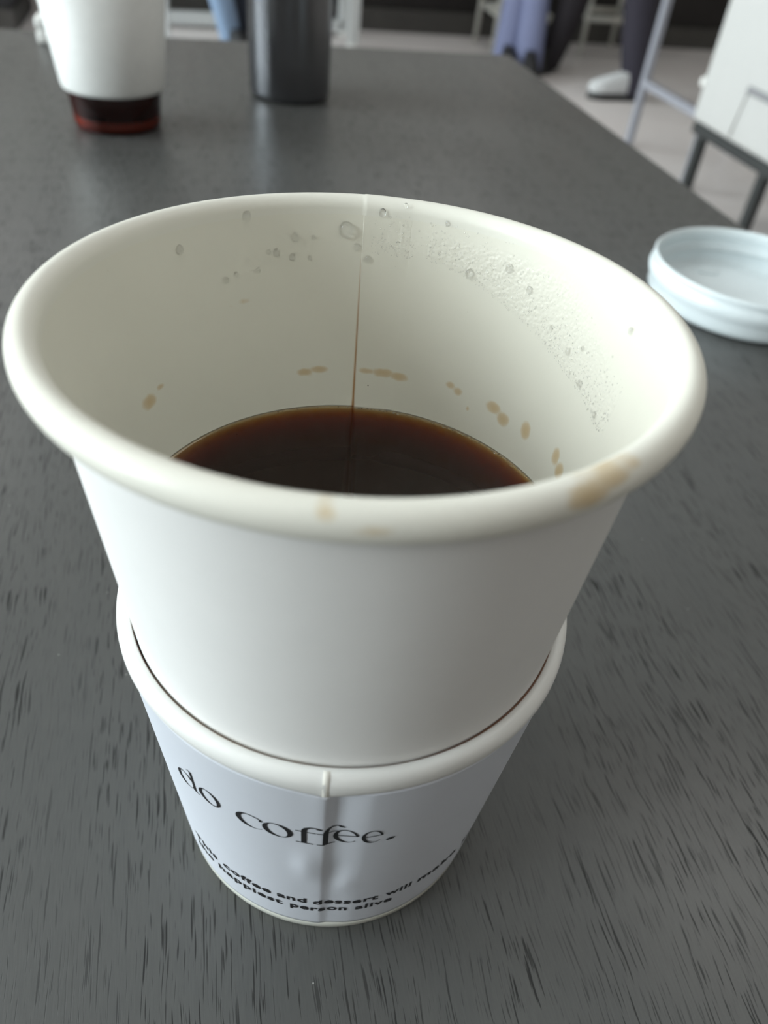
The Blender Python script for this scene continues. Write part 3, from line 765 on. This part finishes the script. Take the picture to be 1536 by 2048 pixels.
# ------------------------------------------------------------------ bar counter, stools, bench, white table
bc = empty('bar_counter', RM(1.6, 5.56, FLOOR), T); tag(bc, 'long black bar counter with a dark grey plinth at the back of the room', 'counter')
bobj('body', box(4.7, 0.45, 0.97, (0, 0.02, 0.12 + 0.485)), M['counter'], bc)
bobj('plinth', box(4.7, 0.50, 0.12, (0, 0.0, 0.06)), M['plinth'], bc)
bobj('worktop', box(4.8, 0.60, 0.04, (0, -0.03, 1.11), 0.004), M['dark_wood'], bc)
def stool(u, v, label):
    s = empty('bar_stool', RM(u, v, FLOOR), T); tag(s, label, 'stool', 'bar stools at the black counter')
    h, t = 0.72, 0.185
    for sx in (-1, 1):
        for sy in (-1, 1):
            tobj('leg', [(sx * t, sy * 0.18, 0), (sx * 0.17, sy * 0.15, h)], 0.014, M['pale_metal'], s)
    z = 0.20; q = t - 0.012
    for sy in (-1, 1): tobj('footrest', [(-q, sy * 0.168, z), (q, sy * 0.168, z)], 0.018, M['pale_metal'], s)
    for sx in (-1, 1): tobj('footrest', [(sx * q, -0.15, z), (sx * q, 0.15, z)], 0.012, M['pale_metal'], s)
    bobj('seat', box(0.40, 0.38, 0.05, (0, 0, h + 0.025), 0.02, 3), M['black_cloth'], s, True)
    return s
u, v = UVof(0.465, 5.27); stool(u, v, 'pale metal bar stool under the person in blue trousers')
u, v = UVof(1.01, 5.55); stool(u, v, 'empty pale metal bar stool behind the standing person in black')
wt = empty('white_table', (0, 0, 0)); u, v = UVof(-1.42, 4.48); wt.location = RM(u, v, FLOOR); wt.rotation_euler = (0, 0, T)
tag(wt, 'white metal legged table with a pale top beyond the tumbler', 'table')
for (x, y) in ((0, 0), (1.02, 0.08), (0, 0.42), (1.02, 0.42)):
    lg = bobj('leg', box(0.06, 0.06, 0.70, (x, y, 0.375), 0.006), M['white_metal'], wt)
    V, Fc = lathe([(0.012, 0.0), (0.034, 0.002), (0.036, 0.02), (0.028, 0.03)], 24, cap0=True, cap1=True); gl = obj('glide', V, Fc, M['box'], lg); gl.location = (x, y, 0)
tobj('rail', [(0.0, 0.42, 0.05), (1.02, 0.42, 0.05)], 0.03, M['white_metal'], wt, 4, True)
bobj('tabletop', box(1.20, 0.56, 0.03, (0.51, 0.22, 0.74), 0.004), M['oak_top'], wt)
u, v = UVof(-2.21, 4.29); be = empty('bench', RM(u - 0.72, v + 0.33, FLOOR), T); tag(be, 'charcoal upholstered bench at the back near the windows', 'bench')
bobj('base', box(1.6, 0.6, 0.10, (0, 0, 0.05), 0.01), M['plinth'], be)
bobj('seat', box(1.6, 0.62, 0.32, (0, 0, 0.26), 0.03, 3), M['bench_fabric'], be, True)
bobj('backrest', box(1.6, 0.16, 0.45, (0, 0.25, 0.64), 0.03, 3), M['bench_fabric'], be, True)

# ------------------------------------------------------------------ people (seated in the background, lower legs in view)
def skin(name, nodes, edges, material, parent=None, sub=2, root=0):
    me = bpy.data.meshes.new(name); me.from_pydata([tuple(n[0]) for n in nodes], edges, []); me.update(); me.materials.append(material)
    o = bpy.data.objects.new(name, me); C.objects.link(o)
    if parent: o.parent = parent
    o.modifiers.new('skin', 'SKIN').use_smooth_shade = True
    for i, n in enumerate(nodes):
        d = me.skin_vertices[0].data[i]; rr = n[1]; d.radius = rr if isinstance(rr, tuple) else (rr, rr); d.use_root = (i == root)
    o.modifiers.new('sub', 'SUBSURF').levels = sub; o.modifiers['sub'].render_levels = sub
    return o
def shoe(parent, heel, d, upper_m, sole_m, L=0.27):
    """low trainer: sole slab and shaped upper; d is the toe direction"""
    d = Vector((d[0], d[1], 0)).normalized(); s = Vector((-d.y, d.x, 0))
    def outline(k, z): return [Vector(heel) + d * (x * L) + s * (y * k) + Vector((0, 0, z)) for x, y in ((-0.10, 0), (-0.07, 0.028), (0.05, 0.034), (0.30, 0.034), (0.60, 0.046), (0.78, 0.043), (0.88, 0.022), (0.90, 0), (0.88, -0.022), (0.78, -0.040), (0.60, -0.043), (0.30, -0.034), (0.05, -0.034), (-0.07, -0.028))]
    def loft(name, rings, mt):
        V = [p for r in rings for p in r]; n = 14; Fc = []
        for i in range(len(rings) - 1):
            for j in range(n): Fc.append((i * n + j, i * n + (j + 1) % n, (i + 1) * n + (j + 1) % n, (i + 1) * n + j))
        Fc.append(tuple(range(n))[::-1]); Fc.append(tuple(len(V) - n + j for j in range(n)))
        return obj(name, V, Fc, mt, parent)
    up = []
    base = outline(1.0, 0.03)
    for f, z0 in ((1.0, 0.03), (1.0, 0.05), (0.92, 0.07), (0.72, 0.085)):
        ring = []
        for p in outline(f, 0.0):
            x = (p - Vector(heel)).dot(d) / L; top = 0.125 if x < 0.3 else 0.125 - (x - 0.3) * 0.09
            ring.append(Vector((p.x, p.y, heel[2] + 0.03 + (z0 - 0.03) / 0.055 * (top - 0.03))))
        up.append(ring)
    so = loft('shoe', up, upper_m); 
    sl = loft('sole', [outline(1.04, 0.0), outline(1.06, 0.012), outline(1.03, 0.032)], sole_m); sl.parent = so
    return so
def person(name, label, hip, face, knees, ankles, top_m, leg_ms, shoe_ms, leg_r=(0.085, 0.064, 0.055), hem=0.01, toes=None):
    """clothed figure: one body mesh, clothes and shoes as children. Positions are in metres."""
    hip = Vector(hip); f = Vector((face[0], face[1], 0)).normalized(); s = Vector((f.y, -f.x, 0))     # s: to the figure's right
    Z = Vector((0, 0, 1))
    hl, hr = hip - s * 0.09, hip + s * 0.09
    sh = hip + Z * 0.48 + f * 0.04; nk = sh + Z * 0.09; hd = nk + Z * 0.12 + f * 0.02
    N = [(hip, (0.13, 0.10)), (hip + Z * 0.18, (0.125, 0.09)), (hip + Z * 0.36 + f * 0.02, (0.14, 0.10)), (sh, (0.10, 0.08)), (nk, 0.052), (hd - Z * 0.035 + f * 0.015, (0.080, 0.086)), (hd + Z * 0.05, (0.098, 0.108)), (hd + Z * 0.12, 0.085)]
    E = [(0, 1), (1, 2), (2, 3), (3, 4), (4, 5), (5, 6), (6, 7)]
    def add(p, r, fr): N.append((p, r)); E.append((fr, len(N) - 1)); return len(N) - 1
    limbs = []
    for side, hp, kn, an in ((-1, hl, knees[0], ankles[0]), (1, hr, knees[1], ankles[1])):
        kn, an = Vector(kn), Vector(an)
        a = add(hp + Z * 0.0, 0.075, 0); b = add(kn, 0.055, a); c = add(kn.lerp(an, 0.35), 0.052, b); d = add(an, 0.028, c); add(an + (toes[0 if side < 0 else 1] if toes else f) * 0.10 - Z * 0.055, 0.022, d)
        limbs.append((hp, kn, an))
        A = add(sh + s * side * 0.17 - Z * 0.01, 0.055, 3); B = add(sh + s * side * 0.24 - Z * 0.29 + f * 0.02, 0.043, A); Wp = sh + s * side * 0.13 - Z * 0.42 + f * 0.22
        D = add(Wp, 0.028, B); P = add(Wp + f * 0.07 - Z * 0.012, (0.034, 0.018), D)
        for q, (off, ln) in enumerate(((-0.027, 0.070), (-0.009, 0.080), (0.009, 0.075), (0.027, 0.060))):
            k1 = add(Wp + f * 0.10 + s * off - Z * 0.014, 0.009, P); add(Wp + f * (0.10 + ln * 0.55) + s * off - Z * 0.03, 0.008, k1)
        th = add(Wp + f * 0.045 - s * side * 0.035 - Z * 0.01, 0.010, D); add(Wp + f * 0.085 - s * side * 0.045 - Z * 0.02, 0.009, th)
    body = skin(name, N, E, M['skin']); tag(body, label, 'person')
    # face: nose, eyes, mouth, ears, and short hair over the crown and the back of the head
    def lump(nm, c, rr, mt, sc=(1, 1, 1)):
        b_ = bmesh.new(); bmesh.ops.create_uvsphere(b_, u_segments=14, v_segments=9, radius=1.0)
        for v_ in b_.verts: v_.co = c + s * (v_.co.x * rr * sc[0]) + f * (v_.co.y * rr * sc[1]) + Z * (v_.co.z * rr * sc[2])
        return bobj(nm, b_, mt, body, True)
    lump('nose', hd + Z * 0.015 + f * 0.098, 0.014, M['skin'], (0.8, 1.2, 1.7))
    lump('mouth', hd - Z * 0.028 + f * 0.088, 0.012, M['lips'], (1.7, 0.6, 0.45))
    for sd in (-1, 1):
        lump('eye', hd + Z * 0.040 + f * 0.090 + s * sd * 0.030, 0.010, M['hair'], (1.2, 0.7, 0.7)); lump('ear', hd + Z * 0.02 + s * sd * 0.086, 0.022, M['skin'], (0.45, 0.8, 1.3))
    lump('hair', hd + Z * 0.085 - f * 0.022, 0.088, M['hair'], (0.98, 0.98, 0.92))
    TN = [(hip - Z * 0.10, (0.17, 0.14)), (hip + Z * 0.18, (0.175, 0.135)), (hip + Z * 0.36 + f * 0.02, (0.19, 0.14)), (sh, (0.15, 0.115)), (nk - Z * 0.03, 0.085)]
    TE = [(0, 1), (1, 2), (2, 3), (3, 4)]
    for side in (-1, 1):
        TN.append((sh + s * side * 0.17 - Z * 0.01, 0.085)); a = len(TN) - 1; TE.append((3, a)); TN.append((sh + s * side * 0.24 - Z * 0.29 + f * 0.02, 0.058)); TE.append((a, a + 1)); TN.append((sh + s * side * 0.145 - Z * 0.40 + f * 0.19, 0.042)); TE.append((a + 1, a + 2))
    skin('top', TN, TE, top_m, body)
    for (hp, kn, an), lm, sm, fd in zip(limbs, leg_ms, shoe_ms, toes or (f, f)):
        ax = (an - kn).normalized(); end = an - ax * 0.0 + Z * (hem - 0.10)
        skin('trouser_leg', [(hp + Z * 0.0 + (hip - hp) * 0.15, leg_r[0] * 1.12), (hp.lerp(kn, 0.5), leg_r[0]), (kn, leg_r[1] * 1.05), (kn.lerp(end, 0.5), leg_r[1]), (end + Z * 0.03, leg_r[2]), (end, leg_r[2])], [(0, 1), (1, 2), (2, 3), (3, 4), (4, 5)], lm, body)
        shoe(body, (an.x, an.y, FLOOR), (fd.x, fd.y), sm[0], sm[1])
    return body
FA = FLOOR + 0.10
# by the white table: light denim, with shade painted into the leg behind
SB = (M['shoe_black'], M['shoe_black'])
person('person', 'standing person in light blue denim trousers, one leg painted dark as shaded, beside the white legged table', (-1.24, 4.28, FLOOR + 0.90), (0.5, -0.8, 0), ((-1.00, 4.45, FLOOR + 0.50), (-1.135, 4.36, FLOOR + 0.50)), ((-0.955, 4.46, FA), (-1.03, 4.36, FA)),
       M['grey_cloth'], (M['denim_shaded'], M['denim']), (SB, SB))
# on the first stool: loose blue trousers
person('person', 'person in loose dusty blue trousers sitting at the black counter', (0.465, 5.20, FLOOR + 0.86), (0.0, -1, 0), ((0.495, 4.80, FLOOR + 0.56), (0.415, 4.84, FLOOR + 0.58)), ((0.510, 4.68, FA), (0.395, 4.76, FA + 0.02)),
       M['grey_cloth'], (M['blue_cloth'], M['blue_cloth']), (SB, SB), leg_r=(0.10, 0.078, 0.085))
# standing with a wide step: black clothes, two-tone trainers
person('person', 'person in black clothes and black and white trainers standing before the black counter', (0.87, 4.63, FLOOR + 0.92), (-0.8, -0.55, 0), ((0.965, 4.45, FLOOR + 0.50), (0.735, 4.78, FLOOR + 0.50)), ((1.035, 4.36, FA), (0.635, 4.80, FA)),
       M['black_cloth'], (M['navy_cloth'], M['black_cloth']), ((M['shoe_white'], M['shoe_black']), SB), leg_r=(0.10, 0.085, 0.065), toes=(Vector((-1, -0.25, 0)), Vector((-0.6, -0.8, 0))))
